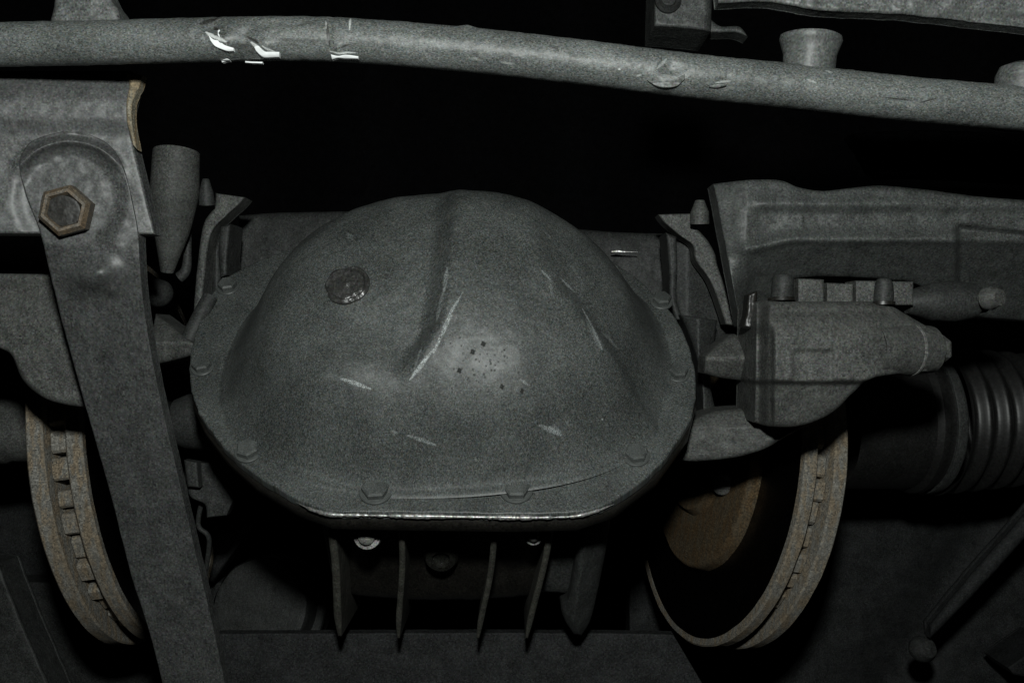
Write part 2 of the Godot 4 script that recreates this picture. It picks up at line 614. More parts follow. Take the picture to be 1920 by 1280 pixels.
	cm.roughness_texture = ImageTexture.create_from_image(rimg)
	cm.roughness_texture_channel = BaseMaterial3D.TEXTURE_CHANNEL_GREEN
	cm.metallic_specular = 0.5
	var m := MB.new()
	var rows := []
	var uvs := []
	var tx := func(u: float, v: float) -> Vector2: return tex_uv(u, v)
	for i in 171:
		var row := PackedVector3Array()
		var ur := PackedVector2Array()
		var t := i / 170.0
		var r := lerpf(0.0005, 1.13, t * (1.4 - 0.4 * t))
		for j in 361:
			var an := TAU * (j % 360) / 360.0
			var c := cos(an)
			var sn := sin(an)
			var k := r / pow(pow(absf(c), DE) + pow(absf(sn), DE), 1.0 / DE)
			var u := DU + DA * c * k
			var v := DVc + (DB if sn > 0.0 else DB * 0.92) * sn * k
			var lump := 0.00035 * noise.get_noise_2d(u * 900.0, v * 900.0) + 0.00006 * noise.get_noise_2d(u * 6000.0, v * 6000.0)
			var hh := dome_full(u, v)
			row.append(cover_point(u, v, hh - 0.0004 + lump * ss(0.0, 0.008, hh)))
			ur.append(tx.call(u, v))
		rows.append(row)
		uvs.append(ur)
	m.grid(rows, false, true, uvs)
	var cover := put("cover", m.mesh(), cm, diff)
	cover.set_meta("label", "scratched domed cover with bolted flange")
	# flange plate: ring grid from its rim to the inside, with a rolled edge
	var fm := MB.new()
	var loop := []
	for q in outl: loop.append(plane_uv(q[0], q[1]))
	var fr := []
	var fuv := []
	var lv := [[-0.004, 1.0], [-0.001, 1.0], [-0.0003, 0.997], [0.0, 0.99], [0.0, 0.93], [0.0, 0.86], [0.0003, 0.80], [0.0, 0.74]]
	for l in lv:
		var row := PackedVector3Array()
		var ur := PackedVector2Array()
		var cnt := 168
		for k in cnt + 1:
			var tt := float(k % cnt) / cnt * loop.size()
			var i0 := int(tt) % loop.size()
			var p: Vector2 = loop[i0].cubic_interpolate(loop[(i0 + 1) % loop.size()], loop[(i0 + loop.size() - 1) % loop.size()], loop[(i0 + 2) % loop.size()], tt - int(tt))
			var wv := 1.0 + 0.006 * noise.get_noise_2d(p.x * 2500.0, p.y * 2500.0 + 9.0)
			var q: Vector2 = p * l[1] * (wv if l[1] > 0.98 else 1.0)
			row.append(cover_point(q.x, q.y, l[0] + 0.0003 * noise.get_noise_2d(q.x * 1800.0, q.y * 1800.0)))
			ur.append(tx.call(q.x, q.y))
		fr.append(row)
		fuv.append(ur)
	fm.grid(fr, true, true, fuv)
	put("flange", fm.mesh(), cm, cover)
	# bolts on the flange
	for q in [[428, 540, 20], [1240, 567, 20], [380, 690, 19], [1271, 702, 19], [466, 848, 21], [1192, 855, 21], [705, 921, 25], [968, 919, 25]]:
		var c := plane_uv(q[0], q[1])
		var r: float = q[2] * 0.385 / F
		put("bolt", hex_mesh(cover_point(c.x, c.y, 0.0002), CN, r, 0.0036, q[0] * 0.37, 0.0, r * 1.2), cm, cover)
	# filler plug
	var fc := cover_uv(651, 532)
	var hh0 := dome_full(fc.x, fc.y)
	var e := 0.001
	var du := Vector3(1, 0, 0) + CN * (dome_full(fc.x + e, fc.y) - dome_full(fc.x - e, fc.y)) / (2 * e)
	var dv := CV + CN * (dome_full(fc.x, fc.y + e) - dome_full(fc.x, fc.y - e)) / (2 * e)
	var pn := du.cross(dv).normalized()
	if pn.dot(CN) < 0: pn = -pn
	var po := cover_point(fc.x, fc.y, hh0)
	var plug := put("filler_plug", lathe([[-0.002, 0.0086], [0.0003, 0.0084], [0.0009, 0.0076], [0.0008, 0.0070], [-0.0004, 0.0064], [0.0002, 0.0050], [-0.0002, 0.0034], [0.0004, 0.0018], [0.0002, 0.0]], po, pn, 48, 0.0022), M.crust, cover)
	plug.set_meta("label", "round crusted filler plug")
	# crimped bright edge of the gasket under the flange
	var gp := []
	for q in [[1150, 938], [1115, 951], [1080, 960], [1040, 962.5], [1000, 963], [960, 963], [900, 962], [830, 961], [760, 960], [700, 959], [660, 958], [620, 957], [585, 948], [555, 934]]:
		var u := plane_uv(q[0], q[1]) * 1.006
		gp.append(cover_point(u.x, u.y, -0.0016))
	put("gasket_edge", sweep(gp, func(t, a): return 0.0008 * (0.9 + 0.3 * sin(t * 23.0 + 0.5) + 0.7 * noise.get_noise_1d(t * 1500.0)) * minf(1.0, sin(PI * t) * 4.0 + 0.05), 120, 10), M.bare, cover)
	# carrier ring behind the flange
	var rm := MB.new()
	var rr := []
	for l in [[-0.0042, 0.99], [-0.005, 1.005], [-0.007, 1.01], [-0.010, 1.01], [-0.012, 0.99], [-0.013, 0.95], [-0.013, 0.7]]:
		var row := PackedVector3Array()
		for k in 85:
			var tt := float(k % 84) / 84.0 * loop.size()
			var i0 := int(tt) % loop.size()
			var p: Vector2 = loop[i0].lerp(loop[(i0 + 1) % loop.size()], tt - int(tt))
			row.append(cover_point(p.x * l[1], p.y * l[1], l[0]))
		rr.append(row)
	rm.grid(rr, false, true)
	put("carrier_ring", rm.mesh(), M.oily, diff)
	# housing shoulders that rise behind the cover
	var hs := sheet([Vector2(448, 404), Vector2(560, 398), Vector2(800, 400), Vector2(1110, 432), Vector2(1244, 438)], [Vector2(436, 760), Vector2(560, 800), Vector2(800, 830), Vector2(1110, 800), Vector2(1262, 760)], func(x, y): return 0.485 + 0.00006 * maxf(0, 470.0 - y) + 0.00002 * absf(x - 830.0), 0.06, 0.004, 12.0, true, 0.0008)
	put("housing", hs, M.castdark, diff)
	put("chip", sheet([Vector2(1146, 471), Vector2(1158, 469), Vector2(1170, 471), Vector2(1196, 472)], [Vector2(1146, 472.5), Vector2(1158, 473), Vector2(1170, 473), Vector2(1196, 473)], flat(0.479), 0.003, 0.0001, 6.0), M.bare, diff)
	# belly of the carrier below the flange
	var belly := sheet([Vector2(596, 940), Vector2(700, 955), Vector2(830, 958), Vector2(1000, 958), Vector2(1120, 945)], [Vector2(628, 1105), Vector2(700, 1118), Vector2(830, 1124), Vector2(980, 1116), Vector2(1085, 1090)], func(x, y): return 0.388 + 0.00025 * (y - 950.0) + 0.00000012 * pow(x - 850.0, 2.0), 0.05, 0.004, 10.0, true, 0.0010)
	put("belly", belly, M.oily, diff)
	# fins
	var fin := func(x0, y0, x1, y1, w0, d0, d1, mt):
		var a := []
		var b := []
		for k in 7:
			var t := k / 6.0
			var ww: float = w0 * (1.0 - 0.1 * t) * (1.0 if k < 6 else 0.45)
			var x := lerpf(x0, x1, t) + 3.0 * sin(t * 5.0)
			var y := lerpf(y0, y1, t)
			a.append(Vector2(x - ww, y))
			b.append(Vector2(x + ww, y))
		var ms := sheet(a, b, func(_x, y): return lerpf(d0, d1, clampf((y - y0) / (y1 - y0), 0.0, 1.0)), 0.055, 0.0018, 5.0, true, 0.0005)
		put("fin", ms, mt, diff)
	fin.call(618, 975, 640, 1192, 8, 0.371, 0.421, M.fin)
	fin.call(752, 985, 750, 1196, 6, 0.371, 0.421, M.fin)
	fin.call(926, 1012, 899, 1196, 6, 0.377, 0.421, M.fin)
	fin.call(1034, 975, 990, 1196, 6.5, 0.371, 0.421, M.fin)
	var web := sheet([Vector2(1086, 985), Vector2(1078, 1050), Vector2(1066, 1115), Vector2(1052, 1132), Vector2(1058, 1160), Vector2(1076, 1188)], [Vector2(1147, 955), Vector2(1136, 1030), Vector2(1124, 1090), Vector2(1114, 1135), Vector2(1104, 1168), Vector2(1090, 1190)], func(x, y): return 0.385 + 0.00017 * (y - 960.0) + 0.00025 * absf(x - 1098.0 + 0.12 * (y - 985.0)), 0.05, 0.004, 8.0, true, 0.0006)
	put("end_fin", web, M.castdark, diff)
	put("web", sheet([Vector2(1030, 985), Vector2(1090, 982)], [Vector2(1012, 1108), Vector2(1072, 1112)], func(_x, y): return 0.402 + 0.0002 * (y - 985.0), 0.03, 0.003, 10.0, true, 0.0006), M.castdark, diff)
	for q in [[690, 1003, 16], [1000, 1003, 11]]:
		var bo := put("bolt", lathe([[0.0, q[2] * 0.4 / F * 1.6], [0.002, q[2] * 0.4 / F * 1.5], [0.0022, q[2] * 0.4 / F], [0.005, q[2] * 0.4 / F * 0.9], [0.0062, q[2] * 0.4 / F * 0.5], [0.0065, 0.0]], P(q[0], q[1], 0.380), Vector3(0, 0.1, 1), 20), M.bare, diff)
		bo.set_meta("label", "shiny oil-wet bolt under the cover edge")
	# drain plug
	var dp := put("drain_plug", lathe([[-0.01, 0.0066], [0.0, 0.0066], [0.0005, 0.0072], [0.0015, 0.0066], [0.002, 0.0072], [0.003, 0.0066], [0.0035, 0.0072], [0.0045, 0.0066], [0.006, 0.0062], [0.0064, 0.004], [0.004, 0.0036], [0.004, 0.0]], P(828, 1030, 0.408), Vector3(0, -0.55, 1), 28, 0.0008), M.oilgloss, diff)
	dp.set_meta("label", "oil-wet drain plug with recessed socket")
	# output tubes toward the discs
	put("output_tube", lathe([[0.0, 0.0], [0.0, 0.006], [0.002, 0.0105], [0.008, 0.0128], [0.02, 0.0135], [0.05, 0.0135]], P(322, 790, 0.468), Vector3(1, 0, 0.02), 40, 0.0008), M.castdark, diff)
	put("output_tube", lathe([[-0.02, 0.0135], [0.012, 0.0135], [0.017, 0.011], [0.019, 0.0]], P(1250, 790, 0.478), Vector3(1, 0, -0.1), 40, 0.0008), M.castdark, diff)

# ------------------------------------------------------------------ tube across the top
func build_tube() -> void:
	var t := thing("bent_tube", "long scraped grey tube running across the top of the picture", "tube")
	var D := 0.312
	var pts := []
	for q in [[-420, 96], [-200, 90], [0, 84], [200, 80], [400, 75], [560, 73], [700, 79], [900, 96], [1100, 118], [1300, 143], [1500, 163], [1700, 185], [1920, 204], [2120, 222], [2340, 240]]:
		pts.append(P(q[0], q[1], D))
	var xs := func(x: float) -> float: return (x + 420.0) / 2760.0
	var dents := [[1245, -0.75, 22, 0.35, 0.0010], [1250, -0.05, 24, 0.38, -0.0016], [1226, 0.05, 10, 0.4, 0.0006], [1350, -0.5, 14, 0.3, -0.0006], [405, 0.35, 18, 0.35, -0.0016], [430, -0.35, 14, 0.3, 0.0010], [500, -0.6, 20, 0.3, 0.0011], [470, 0.0, 14, 0.3, -0.0009], [640, -0.8, 10, 0.4, 0.0008], [622, 0.2, 5, 0.8, -0.0006], [870, 1.2, 14, 0.3, 0.0007], [1080, 0.2, 20, 0.4, -0.0004], [1685, -0.4, 30, 0.12, -0.0007], [520, 0.45, 40, 0.25, -0.0006]]
	var rad := func(tt: float, a: float) -> float:
		var x := tt * 2760.0 - 420.0
		var r := 0.00675 + 0.00016 * noise.get_noise_2d(x * 0.4, a * 25.0) + 0.00003 * noise.get_noise_2d(x * 2.0, a * 90.0)
		for d in dents:
			var dx: float = (x - d[0]) / d[2]
			if absf(dx) > 2.5: continue
			var da: float = (a - d[1]) / d[3]
			r += d[4] * exp(-dx * dx - da * da)
		return r
	var img := wear_image(2048, 288, 8, 0.46, 2, 40.0)
	var up := func(x: float, y: float) -> Vector2:
		# texture spot for a place on the side that faces the viewer
		var yc := 0.0
		var best := 1e9
		for i in pts.size() - 1:
			var xa: float = pts[i].x * F / D + 960.0
			var xb: float = pts[i + 1].x * F / D + 960.0
			if x >= xa and x <= xb:
				yc = 640.0 - lerpf(pts[i].y, pts[i + 1].y, (x - xa) / (xb - xa)) * F / D
		var an := asin(clampf((yc - y) / 40.0, -0.98, 0.98))
		return Vector2(xs.call(x) * 2048.0, (an + PI) / TAU * 288.0)
	var wh := Color(1, 1, 1)
	for s in [[395, 72, 412, 84, 6, 1.0], [405, 80, 432, 90, 6, 1.0], [478, 92, 500, 104, 6, 1.0], [498, 96, 520, 106, 4, 0.9], [612, 40, 660, 38, 3, 0.8], [655, 42, 658, 70, 2.5, 0.9], [622, 106, 668, 108, 4, 1.0], [612, 50, 618, 75, 2, 0.6], [930, 62, 980, 68, 4, 0.35], [1070, 80, 1120, 84, 3, 0.3], [1155, 140, 1158, 141, 3, 1.0], [1190, 152, 1196, 150, 3, 0.6], [1225, 140, 1240, 120, 4, 0.5], [1335, 165, 1360, 162, 4, 0.6], [1500, 160, 1516, 166, 4, 0.5], [1535, 142, 1545, 145, 5, 0.5], [1240, 152, 1270, 160, 8, 0.25], [940, 126, 965, 130, 4, 0.4], [880, 118, 900, 122, 4, 0.3], [430, 120, 450, 118, 3, 0.9], [412, 114, 420, 116, 4, 0.9], [470, 116, 500, 118, 3, 0.8], [700, 45, 860, 56, 5, 0.12], [860, 58, 1240, 90, 5, 0.12]]:
		scratch(img, up.call(s[0], s[1]), up.call(s[2], s[3]), s[4] * 0.8, wh, s[5], 0.3)
	for s in [[385, 55, 412, 42, 8, 0.8], [408, 58, 415, 66, 5, 0.7], [470, 82, 490, 92, 4, 0.8], [616, 60, 622, 100, 3, 0.8], [660, 95, 640, 100, 3, 0.6], [430, 100, 470, 96, 10, 0.3], [560, 62, 600, 50, 6, 0.3], [1640, 192, 1690, 198, 2, 0.8], [1710, 202, 1740, 194, 2, 0.8], [500, 88, 620, 90, 5, 0.3]]:
		scratch(img, up.call(s[0], s[1]), up.call(s[2], s[3]), s[4] * 0.8, Color(0.12, 0.11, 0.10), s[5], 0.35)
	var rng := RandomNumberGenerator.new()
	rng.seed = 31
	for k in 60:
		var q := Vector2(rng.randf() * 2048, rng.randf() * 288)
		scratch(img, q, q + Vector2(rng.randf_range(-5, 5), rng.randf_range(-1, 1)), rng.randf_range(0.8, 2.0), wh, rng.randf_range(0.05, 0.3), 0.4)
	var m := StandardMaterial3D.new()
	m.albedo_texture = ImageTexture.create_from_image(img)
	m.albedo_color = srgb(0.60, 0.618, 0.606)
	m.roughness = 0.5
	put("pipe", sweep(pts, rad, 900, 48), m, t)
	# peeled flakes
	var flake := func(a: Array, b: Array, lift: float, mt: Material):
		var va := []
		var vb := []
		for q in a: va.append(Vector2(q[0], q[1]))
		for q in b: vb.append(Vector2(q[0], q[1]))
		var yc: float = (va[va.size() / 2].y + vb[vb.size() / 2].y) * 0.5
		var half: float = maxf(4.0, absf(vb[vb.size() / 2].y - va[va.size() / 2].y) * 0.5)
		put("paint_flake", sheet(va, vb, func(x, y):
			var ax: float = 0.0
			for i in pts.size() - 1:
				var xa: float = pts[i].x * F / D + 960.0
				var xb: float = pts[i + 1].x * F / D + 960.0
				if x >= xa and x <= xb: ax = 640.0 - lerpf(pts[i].y, pts[i + 1].y, (x - xa) / (xb - xa)) * F / D
			var k: float = clampf((y - ax) / 41.0, -0.98, 0.98)
			return D - 0.0068 * sqrt(1.0 - k * k) - lift * clampf(0.4 + 0.6 * (y - yc) / half, 0.1, 1.0), 0.0014, 0.0003, 3.0, true, 0.0006), mt, t)
	flake.call([[391, 66], [400, 74], [412, 76], [420, 84], [438, 90]], [[394, 76], [402, 86], [414, 92], [426, 96], [438, 96]], 0.0005, M.white)
	flake.call([[408, 58], [412, 56], [418, 64]], [[408, 66], [412, 70], [418, 70]], 0.0006, M.white)
	flake.call([[476, 88], [484, 86], [494, 96], [505, 97], [524, 98]], [[480, 96], [488, 104], [496, 108], [508, 108], [524, 108]], 0.0005, M.white)
	flake.call([[620, 102], [634, 105], [648, 103], [672, 106]], [[622, 112], [634, 109], [648, 110], [672, 111]], 0.0004, M.white)
	flake.call([[606, 35], [622, 33], [640, 35], [660, 36]], [[607, 42], [622, 40], [640, 39], [660, 40]], 0.0003, M.white)
	flake.call([[414, 114], [424, 110], [430, 112]], [[416, 117], [426, 115], [432, 115]], 0.0006, M.white)
	flake.call([[460, 115], [475, 116], [492, 116]], [[460, 118], [475, 119], [492, 119]], 0.0005, M.white)
	flake.call([[1214, 150], [1230, 153], [1250, 153], [1268, 148], [1284, 139]], [[1216, 153], [1232, 162], [1250, 165], [1270, 161], [1284, 149]], 0.0012, M.tube)
	flake.call([[1330, 160], [1345, 158], [1362, 158]], [[1330, 164], [1345, 165], [1362, 161]], 0.0002, M.tube)
	# welded lugs
	put("lug", sheet([Vector2(106, -30), Vector2(103, 0), Vector2(98, 25), Vector2(90, 60)], [Vector2(195, -30), Vector2(212, 4), Vector2(224, 22), Vector2(228, 60)], func(x, y): return D - 0.0005 + 0.00001 * absf(x - 160.0), 0.008, 0.002, 6.0, true, 0.0006), M.tube, t)
	put("lug", lathe([[-0.012, 0.0078], [0.004, 0.0082], [0.0075, 0.0094], [0.0085, 0.0098], [0.0098, 0.0096], [0.0102, 0.0085], [0.0098, 0.0]], P(1517, 128, D + 0.004), Vector3(0.08, 1, 0.05), 36, 0.0008), M.tube, t)
	put("lug", lathe([[-0.012, 0.0085], [0.004, 0.0085], [0.007, 0.0070], [0.0082, 0.004], [0.0085, 0.0]], P(1918, 168, D + 0.004), Vector3(0.08, 1, 0.05), 36, 0.0008), M.tube, t)

# ------------------------------------------------------------------ brake discs
func build_disc(called: String, label: String, c: Vector3, R: float, axis: Vector3, thick: float, hat_r: float, hat_h: float, stud: bool) -> void:
	# axis points from the outer face to the middle of the vehicle
	var t := thing(called, label, "brake disc", "ventilated brake discs")
	var p1 := thick * 0.31
	var p2 := thick * 0.70
	var bv := 0.0008
	put("outer_ring", lathe([[0.0, hat_r], [0.0, R - bv], [bv, R], [p1 - bv, R], [p1, R - bv], [p1, hat_r]], c, axis, 160, 0.0004), M.rotor, t)
	put("inner_ring", lathe([[p2, hat_r], [p2, R - bv], [p2 + bv, R], [thick - bv, R], [thick, R - bv], [thick, R - 0.004]], c, axis, 160, 0.0004), M.rotor, t)
	put("friction_face", lathe([[thick - 0.001, R - 0.004], [thick - 0.0003, R - 0.005], [thick - 0.0003, hat_r - 0.002]], c, axis, 160), M.machined, t)
	var hat := put("hat", lathe([[thick - 0.002, hat_r], [thick + hat_h - 0.003, hat_r * 0.985], [thick + hat_h - 0.001, hat_r * 0.97], [thick + hat_h, hat_r * 0.94], [thick + hat_h, hat_r * 0.5], [thick + hat_h + 0.004, hat_r * 0.45], [thick + hat_h + 0.004, 0.0]], c, axis, 96, 0.0005), M.rust if stud else M.castdark, t)
	var ax := axis.normalized()
	var e1 := ax.cross(Vector3.UP).normalized()
	var e2 := e1.cross(ax).normalized()
	var rng := RandomNumberGenerator.new()
	rng.seed = 4
	var vn := 46
	var bx := [box_mesh(Vector3(p2 - p1 + 0.0008, 0.0098, 0.028), 0.0012), box_mesh(Vector3(p2 - p1 + 0.0008, 0.0076, 0.030), 0.0012), box_mesh(Vector3(p2 - p1 + 0.0008, 0.0112, 0.026), 0.0016)]
	for k in vn:
		var a := TAU * (k + rng.randf_range(-0.13, 0.13)) / vn
		var dir := e1 * cos(a) + e2 * sin(a)
		var tn := ax.cross(dir)
		var o := put("vane", bx[rng.randi() % 3], M.rotor, t)
		o.transform = Transform3D(Basis(ax, tn, dir), c + ax * (p1 + p2) * 0.5 + dir * (R - 0.0190 - rng.randf() * 0.003))
	if stud:
		var sp := P(1357, 908, 0.491)
		var nut := put("stud", lathe([[-0.004, 0.0052], [0.0, 0.0052], [0.0008, 0.0046], [0.0014, 0.0052], [0.0022, 0.0046], [0.0028, 0.0052], [0.0036, 0.0046], [0.0045, 0.0030], [0.0047, 0.0]], sp, Vector3(-0.5, 0.16, 0.8), 24), M.bare, hat)
		nut.set_meta("label", "bright threaded stud end")

# ------------------------------------------------------------------ left side
func build_left() -> void:
	var b := thing("frame_bracket", "grey folded steel bracket with a torn rusty edge at upper left", "bracket")
	var bd := func(x, y):
		var d: float = 0.3265 + 0.000034 * (x - 100.0) * ss(500.0, 430.0, y)
		if y < 195.0: d += 0.006 * pow((195.0 - y) / 60.0, 2.0)
		if y > 215.0: d += 0.0025 * ss(215, 260, y)
		# stamped crescent and dish round the bolt
		var q := Vector2((x - 130.0) / 112.0, (y - 375.0) / 108.0)
		var rho := q.length()
		var top := ss(-0.35, -0.75, q.y / maxf(rho, 0.01))
		d -= 0.0020 * exp(-pow((rho - 1.02) / 0.075, 2.0)) * top
		d += 0.0015 * ss(1.0, 0.72, rho) * ss(520.0, 430.0, y)
		return d
	put("plate", sheet([Vector2(-90, 133), Vector2(-90, 150), Vector2(-90, 185), Vector2(-90, 230), Vector2(-90, 285), Vector2(-90, 360), Vector2(-90, 438)], [Vector2(246, 133), Vector2(262, 150), Vector2(249, 185), Vector2(243, 230), Vector2(254, 285), Vector2(273, 360), Vector2(292, 440)], bd, 0.006, 0.0012, 7.0, true, 0.0003), M.bracket, b)
	var lip := put("torn_edge", sheet([Vector2(236, 136), Vector2(243, 160), Vector2(238, 190), Vector2(238, 225), Vector2(248, 272)], [Vector2(268, 142), Vector2(262, 162), Vector2(250, 190), Vector2(249, 225), Vector2(256, 280)], func(x, y): return bd.call(x, y) - 0.0014, 0.004, 0.0008, 4.0, true, 0.0012), M.worn, b)
	lip.set_meta("label", "torn rusty bare edge of the bracket")
	var arm := thing("suspension_arm", "long flat dark arm hanging diagonally from the rusty bolt at left", "arm")
	var ad := func(x, y):
		var d: float = lerpf(bd.call(x, minf(y, 438.0)), bd.call(130.0, 438.0), ss(430.0, 520.0, y)) - 0.0006 + 0.00007 * maxf(0.0, y - 460.0)
		var bx: float = x - 182.0
		var by: float = y - 516.0
		d -= 0.0058 * exp(-pow(bx / (46.0 if bx < 0 else 34.0), 2.0) - pow(by / (30.0 if by < 0 else 26.0), 2.0))
		d -= 0.0016 * exp(-pow((x - 212.0) / 9.0, 2.0) - pow((y - 544.0) / 12.0, 2.0))
		return d
	put("strap", sheet([Vector2(118, 246), Vector2(60, 265), Vector2(36, 305), Vector2(48, 365), Vector2(76, 440), Vector2(98, 530), Vector2(126, 640), Vector2(160, 760), Vector2(200, 900), Vector2(247, 1080), Vector2(282, 1190), Vector2(316, 1330)], [Vector2(150, 246), Vector2(200, 268), Vector2(228, 305), Vector2(246, 365), Vector2(260, 440), Vector2(266, 540), Vector2(282, 650), Vector2(306, 770), Vector2(336, 900), Vector2(375, 1070), Vector2(398, 1165), Vector2(432, 1330)], ad, 0.006, 0.0006, 6.0, true, 0.0004), M.arm, arm)
	put("washer", lathe([[0.0, 0.0100], [0.0012, 0.0100], [0.0017, 0.0094], [0.0017, 0.004]], P(138, 390, 0.3330), Vector3(0.3, 0.05, 1), 36, 0.0006), M.arm, arm)
	var bl := put("bolt", hex_mesh(P(131, 397, 0.3315), Vector3(0.16, -0.06, 1), 0.0086, 0.0080, 0.3, 0.0022), M.boltrust, arm)
	put("bolt_face", lathe([[0.0, 0.0058], [0.0010, 0.0050], [0.0012, 0.0]], P(131, 397, 0.3315) + Vector3(0.16, -0.06, 1).normalized() * 0.0058, Vector3(0.16, -0.06, 1), 20, 0.0008), M.oily, arm)
	bl.set_meta("label", "large rusty hexagonal bolt head")
	# left caliper
	var cal := thing("brake_caliper", "grey brake caliper behind the diagonal arm at left edge", "brake caliper", "brake calipers")
	put("body", sheet([Vector2(-90, 512), Vector2(-30, 512), Vector2(30, 513), Vector2(80, 514), Vector2(130, 515), Vector2(205, 517)], [Vector2(-90, 648), Vector2(-30, 650), Vector2(18, 662), Vector2(46, 716), Vector2(100, 753), Vector2(205, 768)], func(x, y): return 0.376 + 0.0025 * exp(-pow((y - 545.0) / 22.0, 2.0)) - 0.003 * exp(-pow((y - 640.0) / 60.0, 2.0)), 0.03, 0.0022, 7.0, true, 0.0006), M.cast, cal)
	# left axle stub
	var ax := thing("axle_shaft", "rust-spotted axle stub behind the left brake disc", "axle")
	put("shaft", lathe([[0.0, 0.0155], [0.022, 0.0155], [0.024, 0.0165], [0.030, 0.0165], [0.032, 0.0155], [0.06, 0.0155]], P(-90, 808, 0.495), Vector3(1, 0, 0), 44, 0.0006), M.cast, ax)
	# pieces between the arm and the cover
	var st := thing("tapered_strut", "grey tapered strut end beside the folded bracket", "strut")
	put("rod", bar([P(331, 286, 0.43), P(330, 300, 0.43), P(325, 400, 0.435), P(313, 510, 0.44)], [0.0098, 0.0104, 0.0075, 0.0028], 28, 30), M.cast, st)
	put("end_cap", lathe([[0.0, 0.0098], [0.0008, 0.009], [0.001, 0.0]], P(331, 286, 0.43), Vector3(0.03, 1, 0), 28), M.cast, st)
	put("pull_rod", bar([P(352, 420, 0.452), P(350, 500, 0.452), P(336, 520, 0.452)], [0.0018, 0.0018, 0.0026], 10, 16), M.castdark, st)
	var kb := thing("mounting_bracket", "thin stepped bracket standing left of the domed cover", "bracket", "stepped brackets beside the cover")
	put("hook", sheet([Vector2(404, 362), Vector2(402, 388), Vector2(384, 415), Vector2(376, 450), Vector2(368, 520), Vector2(362, 600)], [Vector2(460, 370), Vector2(448, 384), Vector2(425, 405), Vector2(396, 440), Vector2(384, 520), Vector2(378, 600)], flat(0.438), 0.012, 0.0015, 5.0, true, 0.0004), M.cast, kb)
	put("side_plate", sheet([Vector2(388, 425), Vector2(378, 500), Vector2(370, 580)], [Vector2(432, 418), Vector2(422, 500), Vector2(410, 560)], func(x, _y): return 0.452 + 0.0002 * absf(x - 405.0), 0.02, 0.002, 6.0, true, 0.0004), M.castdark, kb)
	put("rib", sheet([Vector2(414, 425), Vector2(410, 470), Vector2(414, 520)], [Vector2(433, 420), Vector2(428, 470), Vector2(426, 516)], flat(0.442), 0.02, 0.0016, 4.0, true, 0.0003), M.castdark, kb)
	put("pin", bar([P(386, 336, 0.428), P(386, 345, 0.428), P(388, 384, 0.43)], [0.0014, 0.003, 0.0034], 16, 14), M.castdark, kb)
	var lw := thing("lower_bracket", "angular bracket with a pale folded corner left of the cover", "bracket")
	put("plate", sheet([Vector2(292, 588), Vector2(316, 606), Vector2(350, 634), Vector2(372, 648)], [Vector2(270, 686), Vector2(306, 680), Vector2(340, 672), Vector2(366, 664)], func(x, y): return 0.418 + 0.00035 * maxf(0, 640.0 - y) + 0.00012 * maxf(0, y - 645.0), 0.018, 0.002, 6.0, true, 0.0004), M.cast, lw)
	put("arm", bar([P(394, 556, 0.432), P(372, 600, 0.428), P(345, 660, 0.425)], [0.0032, 0.0036, 0.004], 14, 14), M.castdark, lw)
	put("stop", lathe([[0.0, 0.0062], [0.005, 0.0066], [0.008, 0.0055], [0.0095, 0.003], [0.0098, 0.0]], P(298, 550, 0.46), Vector3(0.3, 0, 1), 26), M.castdark, lw)
	var sb := thing("cable_bracket", "small flat bracket under the lower left of the cover", "bracket")
	put("plate", sheet([Vector2(346, 868), Vector2(350, 905), Vector2(358, 932), Vector2(384, 945), Vector2(388, 970)], [Vector2(398, 866), Vector2(442, 884), Vector2(446, 915), Vector2(440, 935), Vector2(425, 966)], flat(0.462), 0.006, 0.0012, 6.0, true, 0.0004), M.castdark, sb)
	put("clip", sheet([Vector2(345, 862), Vector2(352, 912)], [Vector2(370, 866), Vector2(374, 914)], flat(0.455), 0.005, 0.0012, 5.0), M.castdark, sb)
	var cb := thing("brake_cable", "thin rusty cable behind the left arm", "cable")
	put("cable", bar([P(378, 940, 0.475), P(372, 985, 0.478), P(392, 1010, 0.48), P(384, 1080, 0.49)], [0.0012, 0.0012, 0.0012, 0.0012], 10, 30), M.castdark, cb)

